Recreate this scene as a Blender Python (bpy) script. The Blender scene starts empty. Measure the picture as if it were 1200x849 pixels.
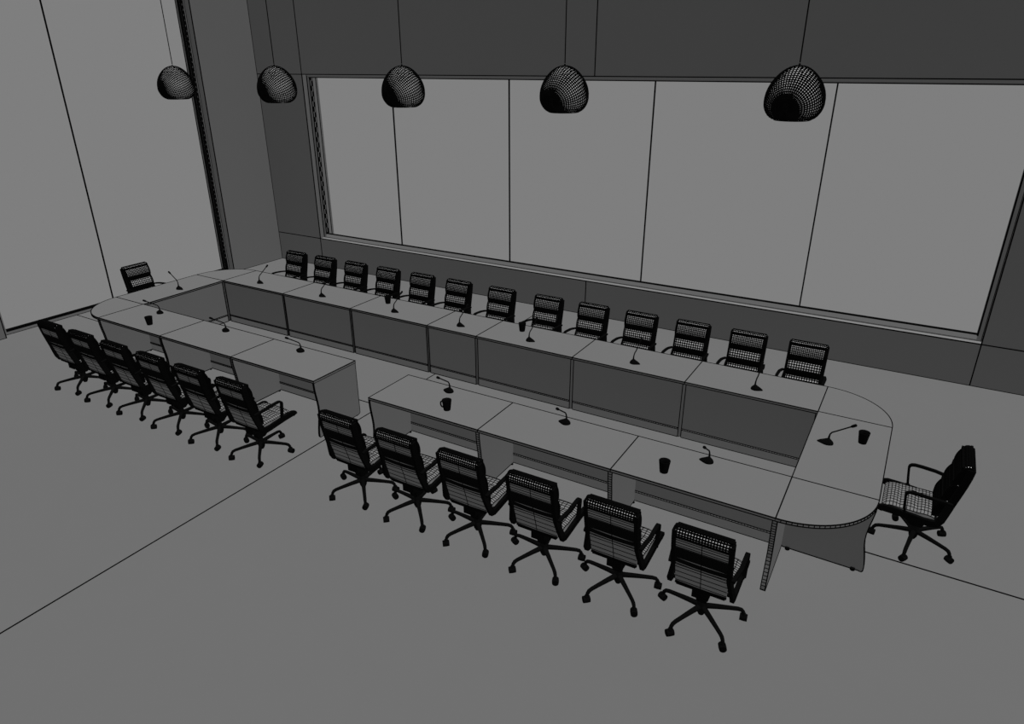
import bpy, math
from mathutils import Vector, Matrix

C = bpy.context.scene.collection
R = math.radians

# ------------------------------------------------------------------ materials
def mat(name, albedo, spec=0.0, noise=0.0, scale=3.0):
    m = bpy.data.materials.new(name); m.use_nodes = True
    nt = m.node_tree; b = nt.nodes['Principled BSDF']
    b.inputs['Roughness'].default_value = 0.9
    b.inputs['Specular IOR Level'].default_value = spec
    b.inputs['Base Color'].default_value = (albedo, albedo, albedo, 1)
    if noise:
        tc = nt.nodes.new('ShaderNodeTexCoord'); n = nt.nodes.new('ShaderNodeTexNoise')
        n.inputs['Scale'].default_value = scale; n.inputs['Detail'].default_value = 3
        r = nt.nodes.new('ShaderNodeMapRange')
        r.inputs['To Min'].default_value = albedo * (1 - noise); r.inputs['To Max'].default_value = albedo * (1 + noise)
        nt.links.new(tc.outputs['Object'], n.inputs['Vector'])
        nt.links.new(n.outputs['Fac'], r.inputs['Value'])
        nt.links.new(r.outputs['Result'], b.inputs['Base Color'])
    return m
A = 0.1
M = {
 'floor': mat('grey_floor', A * .97, noise=.01),
 'wall': mat('grey_wall', A * .97, noise=.01),
 'wall_side': mat('grey_side_wall', A, noise=.01),
 'sill': mat('pale_sill', A * 1.35),
 'frame': mat('window_frame_grey', A * 1.1),
 'desk': mat('desk_top_grey', A, noise=.008),
 'panel': mat('desk_panel_grey', A, noise=.01),
 'kick': mat('kick_board_grey', A * 1.3),
 'ledge': mat('pale_ledge', A * 1.9),
 'line': mat('black_line', .0017),
 'black': mat('black_metal', .0022),
 'fabric': mat('grey_fabric', A * 1.15, noise=.03, scale=20),
 'pad': mat('pale_pad_fabric', A*3.7, noise=.03, scale=20),
 'sling': mat('sling_grey', A * 1.05, noise=.03, scale=20),
 'shade': mat('lamp_shade_grey', A*3.2, noise=.02, scale=8),
 'cup': mat('black_ceramic', .0020),
}
def glass():
    m = bpy.data.materials.new('clear_glass'); m.use_nodes = True
    nt = m.node_tree; nt.nodes.clear()
    o = nt.nodes.new('ShaderNodeOutputMaterial'); mx = nt.nodes.new('ShaderNodeMixShader')
    t = nt.nodes.new('ShaderNodeBsdfTransparent'); g = nt.nodes.new('ShaderNodeBsdfDiffuse')
    t.inputs['Color'].default_value = (.985, .985, .985, 1)
    g.inputs['Color'].default_value = (.1, .1, .1, 1); mx.inputs['Fac'].default_value = .01
    nt.links.new(t.outputs[0], mx.inputs[1]); nt.links.new(g.outputs[0], mx.inputs[2])
    nt.links.new(mx.outputs[0], o.inputs['Surface'])
    return m
M['glass'] = glass()

# ------------------------------------------------------------------ mesh builder
class MB:
    def __init__(s, *mats):
        s.v = []; s.f = []; s.m = []; s.mats = list(mats); s.sm = []
    def mi(s, name):
        if name not in s.mats: s.mats.append(name)
        return s.mats.index(name)
    def add(s, vs, fs, m, smooth=False):
        n = len(s.v); s.v += [tuple(v) for v in vs]; k = s.mi(m)
        for f in fs:
            s.f.append([n + i for i in f]); s.m.append(k); s.sm.append(smooth)
    def box(s, a, b, m):
        x0, y0, z0 = a; x1, y1, z1 = b
        vs = [(x0,y0,z0),(x1,y0,z0),(x1,y1,z0),(x0,y1,z0),(x0,y0,z1),(x1,y0,z1),(x1,y1,z1),(x0,y1,z1)]
        s.add(vs, [(3,2,1,0),(4,5,6,7),(0,1,5,4),(1,2,6,5),(2,3,7,6),(3,0,4,7)], m)
    def boxlines(s, a, b, r, skip=()):
        x0, y0, z0 = a; x1, y1, z1 = b
        for i, (p, q) in enumerate([((x0,y0,z0),(x1,y0,z0)),((x0,y1,z0),(x1,y1,z0)),((x0,y0,z1),(x1,y0,z1)),((x0,y1,z1),(x1,y1,z1)),
                     ((x0,y0,z0),(x0,y1,z0)),((x1,y0,z0),(x1,y1,z0)),((x0,y0,z1),(x0,y1,z1)),((x1,y0,z1),(x1,y1,z1)),
                     ((x0,y0,z0),(x0,y0,z1)),((x1,y0,z0),(x1,y0,z1)),((x0,y1,z0),(x0,y1,z1)),((x1,y1,z0),(x1,y1,z1))]):
            if i not in skip: s.line(p, q, r)
    def line(s, p, q, r, m='line'):
        p = Vector(p); q = Vector(q); d = q - p
        if d.length < 1e-6: return
        d.normalize()
        u = d.cross(Vector((0, 0, 1)))
        if u.length < 1e-3: u = Vector((1, 0, 0))
        u.normalize(); w = d.cross(u)
        vs = []
        for c in (p, q):
            for a, b in ((1, 1), (-1, 1), (-1, -1), (1, -1)): vs.append(c + u * a * r + w * b * r)
        s.add(vs, [(0,1,2,3),(7,6,5,4),(0,4,5,1),(1,5,6,2),(2,6,7,3),(3,7,4,0)], m)
    def poly(s, pts, r, closed=False, m='line'):
        for a, b in zip(pts, pts[1:] + (pts[:1] if closed else [])): 
            if b is not a: s.line(a, b, r, m)
    def tube(s, pts, rad, m, seg=8, smooth=True):
        pts = [Vector(p) for p in pts]
        rad = rad if isinstance(rad, (list, tuple)) else [rad] * len(pts)
        rings = []; ref = None
        for i, p in enumerate(pts):
            d = (pts[min(i+1, len(pts)-1)] - pts[max(i-1, 0)]).normalized()
            if ref is None:
                ref = d.cross(Vector((0,0,1)))
                if ref.length < .05: ref = d.cross(Vector((1,0,0)))
            u = (ref - d * ref.dot(d)).normalized(); ref = u; w = d.cross(u)
            rings.append([p + (u*math.cos(2*math.pi*k/seg) + w*math.sin(2*math.pi*k/seg)) * rad[i] for k in range(seg)])
        vs = [v for r_ in rings for v in r_]; fs = []
        for i in range(len(rings)-1):
            for k in range(seg):
                fs.append((i*seg+k, i*seg+(k+1)%seg, (i+1)*seg+(k+1)%seg, (i+1)*seg+k))
        s.add(vs, fs, m, smooth)
        n = len(rings) - 1
        s.add(rings[0], [tuple(reversed(range(seg)))], m); s.add(rings[n], [tuple(range(seg))], m)
    def sweep(s, pts, wx, wn, m, x=0):
        """flat bar swept along a path in the y-z plane, wx wide in x and wn thick"""
        vs = []
        for i, (y, z) in enumerate(pts):
            a = pts[max(i-1, 0)]; b = pts[min(i+1, len(pts)-1)]
            dy, dz = b[0]-a[0], b[1]-a[1]; l = math.hypot(dy, dz) or 1
            ny, nz = -dz/l, dy/l
            for sx, sn in ((-1,-1),(1,-1),(1,1),(-1,1)):
                vs.append((x + sx*wx/2, y + ny*sn*wn/2, z + nz*sn*wn/2))
        fs = []
        for i in range(len(pts)-1):
            for k in range(4):
                fs.append((i*4+k, i*4+(k+1)%4, (i+1)*4+(k+1)%4, (i+1)*4+k))
        n = len(pts)-1
        fs += [(3,2,1,0), (n*4, n*4+1, n*4+2, n*4+3)]
        s.add(vs, fs, m)
    def lathe(s, prof, m, seg=32, c=(0,0,0), smooth=True, caps=True):
        vs = []; fs = []
        for r_, z in prof:
            for k in range(seg):
                a = 2*math.pi*k/seg; vs.append((c[0]+r_*math.cos(a), c[1]+r_*math.sin(a), c[2]+z))
        for i in range(len(prof)-1):
            for k in range(seg):
                fs.append((i*seg+k, i*seg+(k+1)%seg, (i+1)*seg+(k+1)%seg, (i+1)*seg+k))
        s.add(vs, fs, m, smooth)
        if caps:
            if prof[0][0] > 1e-4: s.add(vs[:seg], [tuple(reversed(range(seg)))], m)
            if prof[-1][0] > 1e-4: s.add(vs[-seg:], [tuple(range(seg))], m)
    def prism(s, pts, axis, a, b, m):
        """closed outline extruded along an axis; pts are the other two coordinates in order"""
        def P(p, t):
            return {'x': (t, p[0], p[1]), 'y': (p[0], t, p[1]), 'z': (p[0], p[1], t)}[axis]
        n = len(pts); vs = [P(p, a) for p in pts] + [P(p, b) for p in pts]
        ar = sum(pts[i][0]*pts[(i+1)%n][1] - pts[(i+1)%n][0]*pts[i][1] for i in range(n))
        flip = (ar > 0) if axis != 'y' else (ar < 0)
        lo = tuple(range(n)); hi = tuple(range(n, 2*n))
        fs = [tuple(reversed(lo)) if flip else lo, hi if flip else tuple(reversed(hi))]
        for i in range(n):
            j = (i+1) % n
            fs.append((i, j, n+j, n+i) if flip else (j, i, n+i, n+j))
        s.add(vs, fs, m)
    def build(s, name, parent=None):
        me = bpy.data.meshes.new(name)
        me.from_pydata(s.v, [], s.f)
        for k in s.mats: me.materials.append(M[k])
        me.polygons.foreach_set('material_index', s.m)
        me.polygons.foreach_set('use_smooth', s.sm)
        me.update()
        o = bpy.data.objects.new(name, me); C.objects.link(o)
        if parent: o.parent = parent
        return o

def empty(name, loc=(0,0,0), rz=0):
    o = bpy.data.objects.new(name, None); C.objects.link(o)
    o.location = loc; o.rotation_euler = (0, 0, rz); o.empty_display_size = .1
    return o
def tag(o, label, cat, group=None):
    o['label'] = label; o['category'] = cat
    if group: o['group'] = group
    return o
def copy_tree(o, parent=None):
    c = o.copy(); C.objects.link(c)
    if parent: c.parent = parent
    for ch in list(o.children): copy_tree(ch, c)
    return c
def struct(o):
    o['kind'] = 'structure'; return o

# ------------------------------------------------------------------ room
XL, XR, YB, YF, H = -7.298, 7.7, 3.493, -9.2, 6.2
WX0, WX1, WZ0, WZ1 = -5.99, 6.337, .62, 3.955      # opening in the back wall
LY0, LY1, LZ1 = -2.398, 2.145, 5.8                 # opening in the left wall
T = .42
LR = .0076

f = MB('floor')
f.box((XL-T, YF-.2, -.2), (XR+.2, YB+T, 0), 'floor')
f.line((-.335, YF, 0), (-.335, YB, 0), .0056); f.line((XL-.148, -1.165, 0), (XR, -1.165, 0), .0060)
struct(f.build('floor'))
c = MB('wall'); c.box((XL-T, YF-.2, H), (XR+.2, YB+T, H+.2), 'wall'); struct(c.build('ceiling'))

w = MB('wall')
for x0, x1, z0, z1 in ((XL-T, WX0, 0, H), (WX1, XR+.2, 0, H), (WX0, WX1, 0, WZ0), (WX0, WX1, WZ1, H)):
    w.box((x0, YB, z0), (x1, YB+T, z1), 'wall')
w.box((WX0, YB, WZ0), (WX1, YB+.14, WZ0+.002), 'sill')
for x in (WX0, WX1): w.line((x, YB, 0), (x, YB, H), LR)
for z in (WZ0, WZ1): w.line((XL, YB, z), (XR, YB, z), LR)
w.line((.43, YB, 0), (.43, YB, WZ0), LR); w.line((.43, YB, WZ1), (.43, YB, H), LR)
w.line((XL, YB, 0), (XR, YB, 0), LR); w.line((XL, YB, 0), (XL, YB, H), LR)
struct(w.build('wall_back'))

w = MB('wall_side')
w.box((XL-T, LY1, 0), (XL, YB, H), 'wall_side'); w.box((XL-T, YF, 0), (XL, LY0, H), 'wall_side')
w.box((XL-T, LY0, LZ1), (XL, LY1, H), 'wall_side')
for y in (LY0, LY1): w.line((XL, y, 0), (XL, y, LZ1), LR)
w.line((XL, LY0, LZ1), (XL, LY1, LZ1), LR)
w.line((XL, LY1, 0), (XL, YB, 0), LR); w.line((XL, YF, 0), (XL, LY0, 0), LR)
w.line((XL, LY0, 0), (XL-.15, LY0, 0), LR)
struct(w.build('wall_left'))
w = MB('wall'); w.box((XR, YF, 0), (XR+.2, YB, H), 'wall'); struct(w.build('wall_right'))
w = MB('wall'); w.box((XL-T, YF-.2, 0), (XR+.2, YF, H), 'wall'); struct(w.build('wall_front'))

# back window: sits 0.12 m behind the wall face
win = struct(empty('window_1', ((WX0+WX1)/2, YB+.2, WZ0)))
ox, oy, oz = win.location
def rel(p): return (p[0]-ox, p[1]-oy, p[2]-oz)
fy0, fy1, gy = YB+.117, YB+.30, YB+.285
mg, mb_ = .060, .075
fr = MB('frame', 'line')
def fbox(a, b): fr.box(rel(a), rel(b), 'frame')
def fline(a, b, r=LR): fr.line(rel(a), rel(b), r)
# jambs and head
fbox((WX0, fy0, WZ0), (WX0+mg, fy1, WZ1)); fbox((WX1-mg, fy0, WZ0), (WX1, fy1, WZ1)); fbox((WX0+mg, fy0, WZ1-mg), (WX1-mg, fy1, WZ1))
# bottom rail with a sloped face
zs = WZ0
fr.prism([(fy0-oy, zs-oz), (fy1-oy, zs-oz), (fy1-oy, zs-oz+.03), (fy0+.03-oy, zs-oz+mb_)], 'x', WX0+mg-ox, WX1-mg-ox, 'frame')
fline((WX0, fy0, WZ0), (WX1, fy0, WZ0), .005)
fline((WX0, fy0, WZ0), (WX0, fy0, WZ1)); fline((WX1, fy0, WZ0), (WX1, fy0, WZ1))
fline((WX1-mg, fy0, WZ0+mb_), (WX1-mg, fy0, WZ1-mg), .010)
fline((WX0+mg, fy0, WZ1-mg), (WX1-mg, fy0, WZ1-mg), .008)
fline((WX0+mg, fy1, WZ0+.03), (WX0+mg, fy1, WZ1-mg), .008)
# rubber gaskets: black ribbed bands next to the glass
g = MB('black', 'frame')
def gb(a, b, m='black'): g.box(rel(a), rel(b), m)
gx = WX0+mg
gb((gx, fy0+.004, WZ0+mb_), (gx+.006, fy0+.10, WZ1-mg)); 
k = 0; z = WZ0+.12
while z < WZ1-.12:
    gb((gx+.004, fy0+.03, z), (gx+.009, fy0+.045, z+.10), 'frame'); gb((gx+.004, fy0+.065, z+.09), (gx+.009, fy0+.08, z+.19), 'frame'); z += .2
gb((WX0+mg, fy0+.030, WZ0+mb_-.014), (WX1-mg, fy0+.080, WZ0+mb_+.016)); gb((WX0+mg, fy0+.004, WZ0+.006), (WX1-mg, fy0+.008, WZ0+.016))
gb((WX0, fy0-.004, WZ0+.03), (WX0+.02, fy0, WZ1-.03))
fr.build('window_frame', win); g.build('gasket', win)
bars = [-3.93, -1.31, 1.33, 3.935]
edges = [WX0+mg] + bars + [WX1-mg]
for a, b in zip(edges, edges[1:]):
    p = MB('glass'); p.box(rel((a+.008, gy, WZ0+.02)), rel((b-.008, gy+.01, WZ1-mg)), 'glass'); p.build('glass_pane', win)
for x in bars:
    p = MB('black'); p.box(rel((x-.009, gy-.008, WZ0+.03)), rel((x+.009, gy+.018, WZ1-mg)), 'black'); p.build('glazing_bar', win)

# left window: floor to high in the left wall, recessed
win = struct(empty('window_2', (XL-.2, (LY0+LY1)/2, 0)))
ox, oy, oz = win.location
fx0, fx1, gxx = XL-.148, XL-.30, XL-.275
fr = MB('frame', 'line'); m_ = .085
fbox((fx1, LY0, 0), (fx0, LY0+m_, LZ1)); fbox((fx1, LY1-m_, 0), (fx0, LY1, LZ1)); fbox((fx1, LY0+m_, LZ1-m_), (fx0, LY1-m_, LZ1))
fbox((fx1, LY0+m_, 0), (fx0, LY1-m_, .06))
fline((fx0, LY0, 0), (fx0, LY1, 0), .007); fline((fx0, LY1, 0), (fx0, LY1, LZ1)); 
fline((fx0, LY1-m_, 0), (fx0, LY1-m_, LZ1)); fline((fx1+.02, LY1-m_, .06), (fx1+.02, LY1-m_, LZ1))
g = MB('black', 'frame')
gb((fx0-.004, LY1-m_-.004, .05), (fx0+.008, LY1-.028, LZ1-m_))
z = .3; k = 0
while z < LZ1-.2:
    gb((fx0, LY1-.062+.01*(k % 2), z), (fx0+.0095, LY1-.056+.01*(k % 2), z+.03), 'frame'); z += .09; k += 1
gb((fx0-.03, LY1-m_-.05, .05), (fx0-.02, LY1-m_, LZ1-m_))
gb((fx0-.05, LY0+m_, .05), (fx0+.006, LY1-m_, .088))
fr.build('window_frame', win); g.build('gasket', win)
for a, b in ((LY0+m_, -.392), (-.392, LY1-m_)):
    p = MB('glass'); p.box(rel((gxx-.01, a+.008, .05)), rel((gxx, b-.008, LZ1-m_)), 'glass'); p.build('glass_pane', win)
p = MB('black'); p.box(rel((gxx-.016, -.401, .06)), rel((gxx+.008, -.383, LZ1-m_)), 'black'); p.build('glazing_bar', win)

# ------------------------------------------------------------------ desks
W, G, D, S = 1.44713, .83342, .703, 1.463
XS = [-3*W-G/2, -2*W-G/2, -W-G/2, -G/2, G/2, G/2+W, G/2+2*W, G/2+3*W]
TT = .027; TH = .75; PT = .019
# side panel outline: y from the inner edge (0) to the sitter's edge (d), bowed inwards at half height
def panel_outline(d):
    pr = [(0, TH-TT), (-.004, .64), (-.014, .56), (-.026, .48), (-.034, .40), (-.034, .33), (-.026, .26), (-.012, .19), (0, .12), (.007, .06), (.006, .018), (-.004, .004), (-.016, .002), (-.026, .008)]
    return [(.007, TH-TT)] + [(d + a, z) for a, z in pr] + [(.03, .014), (.007, .03)], pr
def side_panel(x0, x1, d, r, parent, outer=None, ticks=True, free=False):
    out, pr = panel_outline(d)
    b = MB('panel', 'line'); b.prism(out, 'x', x0, x1, 'panel')
    for x in ((x0, x1) if outer is None else (outer,)):
        b.poly([(x, y, z) for y, z in out], r*.9, closed=True)
    if not free and r > .0059: b.poly([((x0 if x0 < 0 else x1) + (r*.4 if x0 < 0 else -r*.4), y, z) for y, z in out], r*.4, closed=True)
    if free: b.poly([(x0+r if x0 < 0 else x1-r, y, z) for y, z in out], r, closed=True)
    if ticks:
        path = [(d+a, z) for a, z in pr]
        for (y0, z0), (y1, z1) in zip(path, path[1:]):
            n = max(1, int(round(math.hypot(y1-y0, z1-z0)/.03)))
            for k in range(n):
                t = k/n; y = y0+(y1-y0)*t; z = z0+(z1-z0)*t
                b.line((x0, y+.0005, z), (x1, y+.0005, z), r*.7)
    o = b.build('side_panel', parent)
    for yy in (.055,):
        k = MB('black'); k.lathe([(.014, 0), (.017, .004), (.015, .014)], 'black', 12, ((x0+x1)/2 + (-.009 if x1 > .1 else .009), yy, 0)); k.build('foot', o)
    return o
def desk(xa, xb, y, rz, r, label, group='straight desks of the long meeting table', free=0):
    e_ = {-1: .6, 1: .6}
    if free: e_[free] = 1
    w = xb - xa; d = D
    t = tag(empty('desk', ((xa+xb)/2, y, 0), rz), label, 'desk', group)
    h = w/2
    b = MB('desk', 'line'); b.box((-h, 0, TH-TT), (h, d, TH), 'desk'); 
    zt = TH - r + .0035
    for yy in (0, d):
        b.line((-h, yy, zt), (h, yy, zt), r); b.line((-h, yy, TH-TT), (h, yy, TH-TT), r*.9)
    for sx in (-1, 1):
        zz = TH - e_[sx]*r + .003; b.line((sx*(h-e_[sx]*r), 0, zz), (sx*(h-e_[sx]*r), d, zz), e_[sx]*r)
        if e_[sx] == 1: b.line((sx*(h-r), 0, TH-TT), (sx*(h-r), d, TH-TT), r*.9)
        for yy in (0, d): b.line((sx*(h-r*.5), yy, TH-TT), (sx*(h-r*.5), yy, TH), r*.5)
    b.build('desk_top', t)
    side_panel(-h, -h+PT, d, r, t, outer=-h+PT, free=free == -1); side_panel(h-PT, h, d, r, t, outer=h-PT, free=free == 1)
    b = MB('panel', 'line')
    b.box((-h+PT, .010, .135), (h-PT, .028, TH-TT), 'panel')
    b.build('modesty_panel', t)
    b = MB('kick', 'ledge', 'line')
    b.box((-h+PT, .012, .016), (h-PT, .030, .120), 'kick')
    b.box((-h+PT, .008, .120), (h-PT, .032, .135), 'ledge')
    for yy in (.008, .032):
        b.line((-h+PT, yy, .120), (h-PT, yy, .120), r*.85); b.line((-h+PT, yy, .137), (h-PT, yy, .137), r*.85)
    n = int(w/.03)
    for i in range(n):
        x = -h+PT+(i+.5)*(w-2*PT)/n
        for yy in (.0075, .0325): b.line((x, yy, .120), (x, yy, .136), r*.55)
    for yy in (.012, .030): b.line((-h+PT, yy, .017), (h-PT, yy, .017), r*.8)
    b.build('kick_board', t)
    return t
ordn = ['first', 'second', 'third', 'fourth', 'fifth', 'sixth', 'seventh', 'eighth', 'ninth', 'tenth', 'eleventh', 'twelfth', 'thirteenth']
back_names = ['grey back-row desk at the far left, beside the left rounded corner', 'grey back-row desk, second from the left end of the back row',
 'grey back-row desk just left of the narrow middle desk', 'narrow grey desk in the middle of the back row, facing the gap',
 'grey back-row desk just right of the narrow middle desk', 'grey back-row desk, second from the right end of the back row',
 'grey back-row desk at the far right, beside the right rounded corner']
for i in range(7):
    desk(XS[i], XS[i+1], 0, 0, [.0072, .0068, .0064, .006, .0056, .0052, .0048][i], back_names[i])
near_names = {0: 'grey near-side desk at the far left with a black cup on it', 1: 'grey near-side desk in the middle of the left three, bare but for a microphone',
 2: 'grey near-side desk left of the gap, its plain side panel in view', 4: 'grey near-side desk right of the gap, with the handled mug on it',
 5: 'grey near-side desk in the middle of the right three, without a cup', 6: 'grey near-side desk nearest the camera, at the right end, with a black cup on it'}
for i in (0, 1, 2, 4, 5, 6):
    t = desk(XS[i], XS[i+1], -S, math.pi, [.0066, .0062, .0058, 0, .0048, .0045, .0043][i], near_names[i], free={2: -1, 4: 1}.get(i, 0))
for sx, side, r in ((-1, 'left', .0068), (1, 'right', .0046)):
    # end desk: local y runs outwards along world x
    t = desk(-S/2, S/2, 0, 0, r, 'grey end desk closing the %s end of the table between two rounded corners' % side)
    t.location = (sx*XS[7], -S/2, 0); t.rotation_euler = (0, 0, -math.pi/2 if sx > 0 else math.pi/2)
    for near in (0, 1):
        lab = 'quarter-round grey corner unit at the %s end of the table, %s side' % (side, 'near' if near else 'back wall')
        # local frame: origin at the inner corner, quarter disc in +x,+y
        rz = {(1, 0): 0, (-1, 0): math.pi/2, (-1, 1): math.pi, (1, 1): -math.pi/2}[(sx, near)]
        cu = tag(empty('corner_desk', (sx*XS[7], -S if near else 0, 0), rz), lab, 'desk', 'rounded corner units of the table')
        n = 26; arc = [(D*math.cos(math.pi/2*k/n), D*math.sin(math.pi/2*k/n)) for k in range(n+1)]
        b = MB('desk', 'line'); b.prism([(0, 0)] + arc, 'z', TH-TT, TH, 'desk')
        for zz in (TH-TT, TH-r+.003): b.poly([(max(x, .0006), max(y, .0006), zz) for x, y in arc], r)
        for x, y in arc[1:-1]: b.line((x, y, TH-TT), (x, y, TH), r*.8)
        b.line((0, r*.6, TH-r*.6+.003), (D, r*.6, TH-r*.6+.003), r*.6); b.line((r*.6, 0, TH-r*.6+.003), (r*.6, D, TH-r*.6+.003), r*.6)
        b.build('desk_top', cu)
        # two side panels, one against each neighbour
        out, pr = panel_outline(D)
        for ax in ('x', 'y'):
            b = MB('panel', 'line'); b.prism(out, ax, 0.0, PT, 'panel')
            mk = (lambda t_, y, z: (t_, y, z)) if ax == 'x' else (lambda t_, y, z: (y, t_, z))
            b.poly([mk(PT, y, z) for y, z in out], r, closed=True)
            path = [(D+a, z) for a, z in pr]
            for (y0, z0), (y1, z1) in zip(path, path[1:]):
                m2 = max(1, int(round(math.hypot(y1-y0, z1-z0)/.03)))
                for k in range(m2):
                    y = y0+(y1-y0)*k/m2; z = z0+(z1-z0)*k/m2
                    b.line(mk(0, y, z), mk(PT, y, z), r*.7)
            so = b.build('side_panel', cu)
            for yy in ((.075, D-.075) if (ax == 'x') == ((sx, near) in ((1, 1), (-1, 0))) else ()):
                ft = MB('black'); p = mk(PT+.008, yy, 0); ft.lathe([(.018, 0), (.022, .004), (.019, .026)], 'black', 12, (p[0], p[1], 0)); ft.build('foot', so)

# ------------------------------------------------------------------ chair (faces +y)
def extr(b, prof, w, n, m, r, xl=True, lines=True, taper=.012):
    """cushion: closed cross-section (y,z) extruded over x in n steps, with softened ends and piping lines"""
    k = len(prof); cy = sum(p[0] for p in prof)/k; cz = sum(p[1] for p in prof)/k
    xs = [-w+2*w*i/n for i in range(n+1)]
    rings = []
    for i, x in enumerate(xs):
        s_ = .90 if i in (0, n) else 1.0
        rings.append([(x, cy+(y-cy)*s_, cz+(z-cz)*s_) for y, z in prof])
    vs = [v for q in rings for v in q]; fs = []
    for i in range(n):
        for j in range(k):
            a, c_ = i*k+j, i*k+(j+1) % k
            fs.append((a, c_, c_+k, a+k))
    ar = sum(prof[i][0]*prof[(i+1)%k][1]-prof[(i+1)%k][0]*prof[i][1] for i in range(k))
    caps = [tuple(range(k)), tuple(reversed(range(n*k, n*k+k)))]
    if ar > 0: fs = [tuple(reversed(f_)) for f_ in fs]; caps = [tuple(reversed(f_)) for f_ in caps]
    b.add(vs, fs, m); b.add(vs, caps, 'line')
    if lines:
        for q in rings: b.poly([tuple(p) for p in q], r, closed=True)
        for j in range(k):
            for i in range(n): b.line(rings[i][j], rings[i+1][j], r)

def lerp(tab, z):
    for (z0, v0), (z1, v1) in zip(tab, tab[1:]):
        if z <= z1: 
            t = (z-z0)/(z1-z0); return v0+(v1-v0)*max(0, t)
    return tab[-1][1]
FRONT = [(.44, .098), (.50, .104), (.55, .115), (.66, .141), (.75, .163), (.83, .186), (.90, .203), (.97, .222), (1.0, .235)]
REAR = [(.40, .135), (.50, .160), (.584, .185), (.767, .238), (.862, .262), (.93, .272), (1.0, .282)]

def make_chair():
    t = empty('office_chair')
    # seat cushion
    nx, ny = 11, 15; w = .222; y0, y1 = -.105, .312
    b = MB('fabric', 'line'); top = []; bot = []
    for j in range(ny+1):
        v = j/ny; y = y0+(y1-y0)*v; rt = []; rb = []
        for i in range(nx+1):
            u = i/nx*2-1
            puff = .012*abs(math.sin(v*3*math.pi))**.5*(1-u**4)
            edge = -.016*abs(u)**6 - .040*max(0, v-.84)**2/.0256 - .008*max(0, .1-v)/.1
            x = w*u*(1 - .02*abs(math.sin(v*3*math.pi)))
            rt.append((x, y, .474+.006*v+puff+edge)); rb.append((w*u, y, .432 - .010*(v > .9)))
        top.append(rt); bot.append(rb)
    vs = [p for r_ in top for p in r_] + [p for r_ in bot for p in r_]; K = (nx+1)*(ny+1); fs = []
    id_ = lambda i, j: j*(nx+1)+i
    for j in range(ny):
        for i in range(nx):
            fs.append((id_(i,j), id_(i+1,j), id_(i+1,j+1), id_(i,j+1)))
            fs.append((K+id_(i,j+1), K+id_(i+1,j+1), K+id_(i+1,j), K+id_(i,j)))
    for i in range(nx):
        fs.append((id_(i,0)+K, id_(i+1,0)+K, id_(i+1,0), id_(i,0))); fs.append((id_(i,ny), id_(i+1,ny), id_(i+1,ny)+K, id_(i,ny)+K))
    for j in range(ny):
        fs.append((id_(0,j), id_(0,j+1), id_(0,j+1)+K, id_(0,j)+K)); fs.append((id_(nx,j)+K, id_(nx,j+1)+K, id_(nx,j+1), id_(nx,j)))
    b.add(vs, fs, 'fabric')
    for r_ in top: b.poly(r_, .0030)
    for i in range(nx+1): b.poly([top[j][i] for j in range(ny+1)], .0030)
    for i in range(0, nx+1): b.line(top[ny][i], bot[ny][i], .0030)
    b.build('seat', t)
    # back cushions
    HW = .205
    for k, (z0, z1) in enumerate(((.470, .637), (.641, .811))):
        n = 9; fr_ = []
        for i in range(n+1):
            u = i/n; u = u + .10*math.sin(2*math.pi*u)*-1   # loops crowd towards the seams
            z = z0+(z1-z0)*u; bul = .024*math.sin(math.pi*u)**.6 if 0 < i < n else 0
            fr_.append((-(lerp(FRONT, z))+bul, z))
        prof = fr_ + [(-(lerp(REAR, z))+.018, z) for z in (z1, z0)]
        b = MB('pad', 'line'); extr(b, prof, HW, 14, 'pad', .0063)
        for sx in (-1, 1): b.poly([(sx*(HW-.008), y+.001, z) for y, z in fr_], .009)
        b.poly([(-HW+2*HW*i/8, fr_[0][0]+.003, fr_[0][1]+.012) for i in range(9)], .022); b.poly([(-HW+2*HW*i/8, fr_[-1][0]+.003, fr_[-1][1]-.010) for i in range(9)], .022)
        b.build('back_cushion', t)
    fr_ = []
    for i in range(9):
        u = i/8; z = .816+(.965-.816)*u; bul = .024*math.sin(math.pi*u*.88)**.6 if i else 0
        fr_.append((-(lerp(FRONT, z))+bul, z))
    roll = [(-.212, .992), (-.228, 1.008), (-.248, 1.014), (-.268, 1.011), (-.284, .998), (-.293, .978), (-.295, .957), (-.292, .938), (-.283, .922)]
    prof = fr_ + roll + [(-.262, .90), (-.243, .815)]
    b = MB('pad', 'line'); extr(b, prof, .214, 20, 'pad', .0056)
    for sx in (-1, 1): b.poly([(sx*(.214-.008), y+.001, z) for y, z in fr_], .009)
    b.poly([(-.2+.4*i/8, fr_[0][0]+.003, fr_[0][1]+.012) for i in range(9)], .022)
    b.poly([(-.21+.42*i/8, roll[0][0], roll[0][1]-.012) for i in range(9)], .018)
    b.poly([(-.21+.42*i/8, roll[3][0], roll[3][1]-.002) for i in range(9)], .009)
    b.build('head_cushion', t)
    # fabric sling seen from behind
    zs = [.402+.01*i for i in range(53)]
    path = [(-(lerp(REAR, z)), z) for z in zs]
    b = MB('sling', 'line'); b.sweep(path, .40, .010, 'sling')
    def back_y(z): return -(lerp(REAR, z)) - .0055
    lz = [.915, .893, .868, .840, .822] + [.812-.0085*i for i in range(20)] + [.632, .618, .590, .535, .478, .430, .410]
    for z in lz:
        sag = .010 if .63 < z < .70 else 0
        n = 8
        pts = [(-.20+.40*i/n, back_y(z-sag*(1-(2*i/n-1)**2))-.001, z-sag*(1-(2*i/n-1)**2)) for i in range(n+1)]
        b.poly(pts, .0024)
    b.poly([(0, back_y(z)-.001, z) for z in (.41, .5, .584, .7, .767, .862, .92)], .0026)
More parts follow.
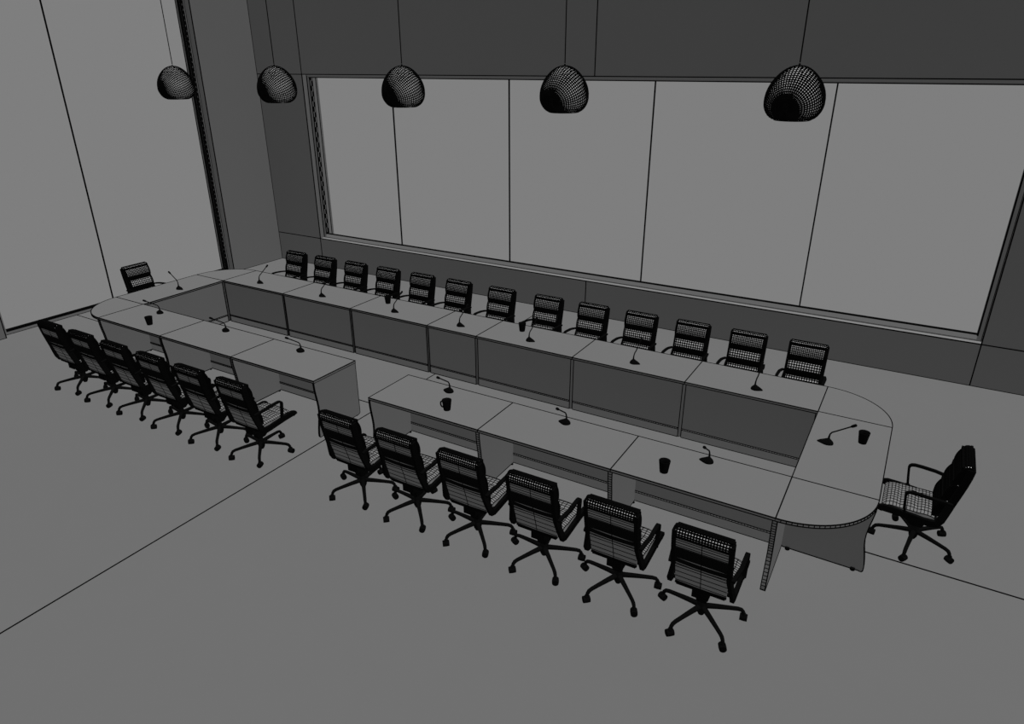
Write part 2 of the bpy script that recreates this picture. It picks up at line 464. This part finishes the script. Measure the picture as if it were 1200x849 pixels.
    b.poly([(-.20+.40*i/8, back_y(.402+.008*(2*i/8-1)**2)-.001, .402+.008*(2*i/8-1)**2) for i in range(9)], .010)
    b.build('back_sling', t)
    # side rails: seat and back in one curved piece each
    rail = [(.330, .408), (.324, .428), (.300, .436), (.20, .430), (.10, .420), (-.02, .406), (-.085, .400), (-.128, .412), (-.152, .458), (-.170, .52), (-.198, .63), (-.224, .74), (-.246, .84), (-.260, .92), (-.268, .988)]
    for s_ in (-1, 1):
        b = MB('black'); n0 = len(b.v); b.sweep(rail, .032, .060, 'black')
        b.v = [(x + s_*(.244 - .032*min(1, max(0, (z-.45)/.16))), y, z) for x, y, z in b.v]
        b.build('side_rail', t)
        a = [(.128, .44), (.142, .54), (.153, .630), (.150, .648), (.136, .662), (.110, .668), (.05, .666), (-.06, .655), (-.13, .645), (-.205, .628)]
        b = MB('black'); b.sweep(a, .033, .021, 'black')
        b.v = [(x + s_*(.262 if i < 32 else .262-.012*(i//4-7)), y, z) for i, (x, y, z) in enumerate(b.v)]
        b.box((s_*.25-.02, .11, .43), (s_*.25+.02, .15, .455), 'black')
        b.build('armrest', t)
    # tilt mechanism and cross bars
    b = MB('black')
    for y, z in ((-.085, .405), (.19, .418)):
        b.box((-.225, y-.02, z-.010), (.225, y+.02, z+.012), 'black')
    def frustum(z0, a, z1, c_):
        vs = [(x, y, z0) for x, y in ((a[0],a[2]),(a[1],a[2]),(a[1],a[3]),(a[0],a[3]))] + [(x, y, z1) for x, y in ((c_[0],c_[2]),(c_[1],c_[2]),(c_[1],c_[3]),(c_[0],c_[3]))]
        b.add(vs, [(3,2,1,0),(4,5,6,7),(0,1,5,4),(1,2,6,5),(2,3,7,6),(3,0,4,7)], 'black')
    frustum(.20, (-.035, .035, -.045, .045), .40, (-.09, .09, -.12, .21))
    b.box((-.19, -.150, .385), (.19, -.095, .402), 'black'); b.box((-.065, -.13, .30), (.065, -.04, .39), 'black')
    b.tube([(.07, .03, .35), (.16, .03, .345), (.19, .03, .335)], .009, 'black', 6)
    b.build('tilt_mechanism', t)
    b = MB('black'); b.lathe([(.022, .05), (.034, .075), (.040, .10), (.040, .155), (.028, .175), (.026, .27)], 'black', 16); b.build('gas_column', t)
    for k in range(5):
        a = R(27+72*k); ca, sa = math.cos(a), math.sin(a)
        b = MB('black')
        b.tube([(ca*r_, sa*r_, z) for r_, z in ((.02, .135), (.12, .130), (.22, .122), (.290, .115), (.318, .106), (.332, .088), (.340, .060))], [.024, .021, .018, .017, .017, .016, .014], 'black', 8)
        lg = b.build('base_leg', t)
        b = MB('black')
        # twin-wheel castor trailing at an angle
        q = a + R(70); tx, ty = math.cos(q), math.sin(q)
        cx, cy = ca*.342, sa*.342
        for s_ in (-1, 1):
            c0 = Vector((cx, cy, .031)) + Vector((-ty, tx, 0)) * s_*-.001; c1 = Vector((cx, cy, .031)) + Vector((-ty, tx, 0)) * s_*.030
            b.tube([c0, c1], [.031, .029], 'black', 16)
        b.tube([(cx, cy, .045), (cx, cy, .072)], [.024, .016], 'black', 10)
        b.build('caster', lg)
    return t

proto = make_chair(); used = False
def chair(x, y, rz, label, group):
    global used
    o = copy_tree(proto) if used else proto
    used = True
    o.location = (x, y, 0); o.rotation_euler = (0, 0, rz); tag(o, label, 'chair', group)
GL = 'swivel chairs along the near left desks'; GR = 'swivel chairs along the near right desks'; GB = 'swivel chairs along the back row'
nl = ['black swivel chair at the far left end of the near left row', 'black swivel chair second from the left in the near left row',
      'black swivel chair third from the left in the near left row', 'black swivel chair fourth from the left in the near left row',
      'black swivel chair fifth from the left in the near left row', 'black swivel chair nearest the gap in the near left row, gridded seat in view']
nr = ['black swivel chair just right of the gap, first of the near right row', 'black swivel chair second from the left in the near right row',
      'black swivel chair third from the left in the near right row', 'black swivel chair fourth from the left in the near right row',
      'black swivel chair fifth in the near right row, below the black cup', 'black swivel chair closest to the camera, right end of the near right row']
for i in range(6): chair(-4.36+.72*i, -2.75, 0, nl[i], GL)
for i in range(6): chair(.793+.72*i, -2.75, 0, nr[i], GR)
bx = [-4.34+.7165*i for i in range(6)] + [.036] + [.84+.7165*i for i in range(6)]
for i, x in enumerate(bx):
    n = ordn[i]
    lab = 'black swivel chair under the back window, %s of thirteen from the left' % n
    if i == 0: lab = 'black swivel chair at the left end of the back row'
    if i == 6: lab = 'black swivel chair in the middle of the back row, behind the narrow desk'
    if i == 12: lab = 'black swivel chair at the right end of the back row'
    chair(x, 1.06, math.pi, lab, GB)
chair(5.814, -.785, math.pi/2, 'black swivel chair at the right end of the table, seen from the side', 'swivel chairs at the table ends')
chair(-5.83, -.71, -math.pi/2, 'black swivel chair at the left table end, before the side window', 'swivel chairs at the table ends')

# ------------------------------------------------------------------ microphones (sitter at +y)
def make_mic():
    t = empty('desk_microphone')
    b = MB('black')
    n = 20; out = []
    for k in range(n):
        a = 2*math.pi*k/n; c_, s_ = math.cos(a), math.sin(a)
        x = .054*c_ + (.026*max(0, c_)**3); y = .046*s_*(1 - .45*max(0, c_)**2)
        out.append((x, y))
    vs = []; fs = []
    for z, sc, dx in ((0, 1, 0), (.010, 1.0, 0), (.026, .80, -.004), (.044, .42, -.008), (.056, .20, -.010)):
        vs += [(x*sc+dx, y*sc, z) for x, y in out]
    for i in range(4):
        for k in range(n): fs.append((i*n+k, i*n+(k+1) % n, (i+1)*n+(k+1) % n, (i+1)*n+k))
    fs += [tuple(reversed(range(n))), tuple(range(4*n, 5*n))]
    b.add(vs, fs, 'black', True); b.build('base', t)
    b = MB('black'); b.tube([(-.010, 0, .030), (-.010, 0, .075), (-.008, .004, .105), (-.005, .018, .130), (0, .045, .150), (.0, .17, .236)], [.012, .009, .0072, .0072, .0070, .0070], 'black', 8); b.build('gooseneck', t)
    b = MB('black'); b.tube([(0, .168, .234), (0, .176, .240), (0, .205, .260), (0, .212, .265)], [.009, .0135, .0145, .009], 'black', 10); b.build('microphone_head', t)
    return t
mp = make_mic(); mu = False
pos = [(x, .215, 0, l) for x, l in zip((-4.088, -2.654, -1.179, .008, 1.131, 2.603, 4.062),
   ('black gooseneck microphone on the leftmost back-row desk', 'black gooseneck microphone on the second back-row desk from the left', 'black gooseneck microphone right of the left cup on the back row',
    'black gooseneck microphone on the narrow middle desk of the back row', 'black gooseneck microphone right of the right cup on the back row', 'black gooseneck microphone on the second back-row desk from the right', 'black gooseneck microphone on the rightmost back-row desk'))]
pos += [(x, -1.592, math.pi, l) for x, l in zip((-4.148, -2.677, -1.231, 1.106, 2.567, 4.037),
   ('black gooseneck microphone on the leftmost near desk, above a cup', 'black gooseneck microphone on the middle one of the near left desks', 'black gooseneck microphone on the near desk just left of the gap',
    'black gooseneck microphone behind the handled mug, right of the gap', 'black gooseneck microphone on the middle one of the near right desks', 'black gooseneck microphone on the near desk closest to the camera, right of a cup'))]
pos += [(4.945, -.677, -math.pi/2, 'black gooseneck microphone on the right end desk beside a cup'), (-4.975, -.677, math.pi/2, 'black gooseneck microphone on the left end desk in front of the side window')]
for x, y, rz, l in pos:
    o = copy_tree(mp) if mu else mp
    mu = True
    o.location = (x, y, TH+.001); o.rotation_euler = (0, 0, rz); tag(o, l, 'microphone', 'gooseneck microphones on the desks')
    if abs(x) > 4.5:                                        # on the end desks the foot points across the table
        for ch in o.children:
            if ch.name.startswith('base'): ch.rotation_euler = (0, 0, -math.pi/2); ch.location = (-.010, -.010, 0); ch.scale = (1.12, 1, 1)

# ------------------------------------------------------------------ cups
def cup(x, y, label, handle=None):
    t = tag(empty('mug' if handle is not None else 'cup', (x, y, TH+.001)), label, 'cup', 'black cups on the desks')
    b = MB('cup'); b.lathe([(.030, 0), (.037, .002), (.041, .03), (.047, .08), (.052, .116), (.0525, .120), (.049, .120), (.044, .08), (.038, .03), (.033, .008), (0.0001, .007)], 'cup', 28)
    b.build('cup_body', t)
    if handle is not None:
        b = MB('cup'); c_, s_ = math.cos(handle), math.sin(handle)
        b.tube([(c_*r_, s_*r_, z) for r_, z in ((.046, .096), (.059, .098), (.067, .088), (.069, .066), (.065, .048), (.054, .035), (.038, .030))], .0085, 'cup', 8)
        b.build('handle', t)
cup(-3.829, -1.965, 'black cup on the leftmost near desk, in front of its microphone')
cup(-1.52, .475, 'black cup on the back row, in front of the fourth chair from the left')
cup(.862, .482, 'black cup on the back row, in front of the eighth chair from the left')
cup(5.232, -.49, 'black cup on the right end desk beside the microphone')
cup(1.345, -1.965, 'black mug with a loop handle on the near desk right of the gap', handle=R(200))
cup(3.745, -1.965, 'black cup on the near desk closest to the camera')

# ------------------------------------------------------------------ pendant lamps
def make_lamp():
    t = empty('pendant_lamp')
    key = [(.138, 0), (.184, .026), (.218, .070), (.235, .125), (.234, .180), (.221, .235), (.197, .288), (.163, .335), (.121, .377), (.070, .408), (.020, .422)]
    # resample evenly
    pr = []
    for i in range(len(key)-1):
        p0 = key[max(i-1, 0)]; p1 = key[i]; p2 = key[i+1]; p3 = key[min(i+2, len(key)-1)]
        for j in range(4):
            u = j/4
            pr.append(tuple(.5*((2*p1[a])+(-p0[a]+p2[a])*u+(2*p0[a]-5*p1[a]+4*p2[a]-p3[a])*u*u+(-p0[a]+3*p1[a]-3*p2[a]+p3[a])*u**3) for a in (0, 1)))
    pr.append(key[-1])
    ln = [0]
    for a, c_ in zip(pr, pr[1:]): ln.append(ln[-1]+math.hypot(c_[0]-a[0], c_[1]-a[1]))
    n = 27; rs = []
    for i in range(n+1):
        L = ln[-1]*(i/n)**1.12; j = max(k for k in range(len(ln)) if ln[k] <= L+1e-9); j = min(j, len(pr)-2)
        u = (L-ln[j])/(ln[j+1]-ln[j]); rs.append((pr[j][0]+(pr[j+1][0]-pr[j][0])*u, pr[j][1]+(pr[j+1][1]-pr[j][1])*u))
    b = MB('shade', 'line')
    inner = [(max(r_-.008, .004), z) for r_, z in rs]
    seg = 60
    b.lathe(rs, 'shade', seg, caps=False); b.lathe(list(reversed(inner)), 'shade', seg, caps=False)
    b.lathe([inner[0], rs[0]], 'line', seg, caps=False); b.lathe([(.020, .422), (.0005, .424)], 'shade', seg, caps=False)
    # wire lines run like the grid of a ball whose poles lie sideways
    dense = rs
    ta = R(22); sd = R(-6)
    def hit(d):
        d = (d[0], d[1]*math.cos(ta)-d[2]*math.sin(ta), d[1]*math.sin(ta)+d[2]*math.cos(ta))
        d = (d[0]*math.cos(sd)-d[1]*math.sin(sd), d[0]*math.sin(sd)+d[1]*math.cos(sd), d[2])
        # where a ray from the middle of the shade meets its surface
        cz = .175; rr = math.hypot(d[0], d[1])
        for (ra, za), (rb, zb) in zip(dense, dense[1:]):
            fa = ra*d[2] - (za-cz)*rr; fb = rb*d[2] - (zb-cz)*rr
            if fa == fb or (fa >= 0) == (fb >= 0) and fa*fb > 0: continue
            u = fa/(fa-fb)
            r_, z = ra+(rb-ra)*u, za+(zb-za)*u
            if rr < 1e-6: return (0, 0, z)
            return (d[0]/rr*r_, d[1]/rr*r_, z)
        return None
    def wire(ds, rad):
        prev = None
        for d in ds:
            h_ = hit(d)
            if prev and h_: b.line(prev, h_, rad)
            prev = h_
    NT, NP = 35, 56
    for q in (.02, .04, .06): wire([(q*math.cos(2*math.pi*k/16), -1, q*math.sin(2*math.pi*k/16)) for k in range(17)], .007)
    for i in range(1, NT):
        th = math.pi*i/NT
        wire([(math.sin(th)*math.cos(2*math.pi*k/50), -math.cos(th), math.sin(th)*math.sin(2*math.pi*k/50)) for k in range(51)], .0052)
    for k in range(NP):
        ph = 2*math.pi*(k+.5)/NP
        wire([(math.sin(math.pi*i/40)*math.cos(ph), -math.cos(math.pi*i/40), math.sin(math.pi*i/40)*math.sin(ph)) for i in range(1, 40)], .0052)
    for q in inner[::2]:
        b.poly([(q[0]*math.cos(2*math.pi*k/30), q[0]*math.sin(2*math.pi*k/30), q[1]) for k in range(30)], .006, closed=True)
    b.build('lamp_shade', t)
    b = MB('black'); b.lathe([(.001, .10), (.035, .115), (.048, .15), (.045, .19), (.025, .23), (.022, .30), (.022, .415)], 'black', 20); b.build('bulb', t)
    b = MB('black'); b.lathe([(.009, .420), (.010, .426), (.008, .434), (.006, .440)], 'black', 12); b.build('cap', t)
    b = MB('black'); b.tube([(0, 0, .445), (0, 0, H-3.70-.02)], .0055, 'black', 8); b.build('cord', t)
    b = MB('black'); b.lathe([(.02, H-3.70-.05), (.055, H-3.70-.03), (.06, H-3.70)], 'black', 20); b.build('ceiling_rose', t)
    return t
lp = make_lamp()
ll = ['leftmost gridded black pendant lamp, hanging against the tall side window', 'second gridded black pendant lamp from the left, hanging before the room corner',
      'middle gridded black pendant lamp of the row of five', 'fourth gridded black pendant lamp from the left, hanging over the table', 'rightmost and largest-looking gridded black pendant lamp']
for i, x in enumerate((-4.02, -2.01, .010, 2.022, 4.172)):
    o = lp if i == 0 else copy_tree(lp)
    o.location = (x, -.73, 3.70); tag(o, ll[i], 'lamp', 'pendant lamps over the table')

# ------------------------------------------------------------------ light
w = bpy.data.worlds.new('sky'); bpy.context.scene.world = w; w.use_nodes = True
bg = w.node_tree.nodes['Background']; bg.inputs['Color'].default_value = (.218, .218, .218, 1); bg.inputs['Strength'].default_value = 1.0
def sun(name, d, L, pos):
    l = bpy.data.lights.new(name, 'SUN'); l.energy = L*math.pi/A; l.angle = R(1); l.use_shadow = False
    o = bpy.data.objects.new(name, l); C.objects.link(o); o.location = pos
    o.rotation_euler = Vector(d).to_track_quat('-Z', 'Y').to_euler()
sun('overhead_light', (0, 0, -1), .162, (0, -3, 6))
sun('front_light', (0, 1, 0), .041, (0, -8, 4))
sun('side_light', (-1, 0, 0), .071, (7, -3, 4))
sun('other_side_light', (1, 0, 0), .040, (-6, -5, 4))

# ------------------------------------------------------------------ camera
cam = bpy.data.cameras.new('camera'); co = bpy.data.objects.new('camera', cam); C.objects.link(co)
yaw, pit, rol = 5.36582999e-01, -4.09700787e-01, -2.51675897e-03
fw = Vector((-math.sin(yaw)*math.cos(pit), math.cos(yaw)*math.cos(pit), math.sin(pit)))
rt = Vector((math.cos(yaw), math.sin(yaw), 0)); up = rt.cross(fw)
r2 = rt*math.cos(rol)+up*math.sin(rol); u2 = -rt*math.sin(rol)+up*math.cos(rol)
mt = Matrix((r2, u2, -fw)).transposed().to_4x4(); mt.translation = (5.28018756, -7.2236205, 4.14288817)
co.matrix_world = mt
cam.sensor_width = 36; cam.sensor_fit = 'HORIZONTAL'; cam.lens = 805.908795/1200*36; cam.clip_start = .05; cam.clip_end = 100
sc = bpy.context.scene; sc.camera = co
sc.view_settings.view_transform = 'Standard'; sc.view_settings.look = 'None'; sc.view_settings.exposure = 0; sc.view_settings.gamma = 1
sc.view_settings.use_curve_mapping = False
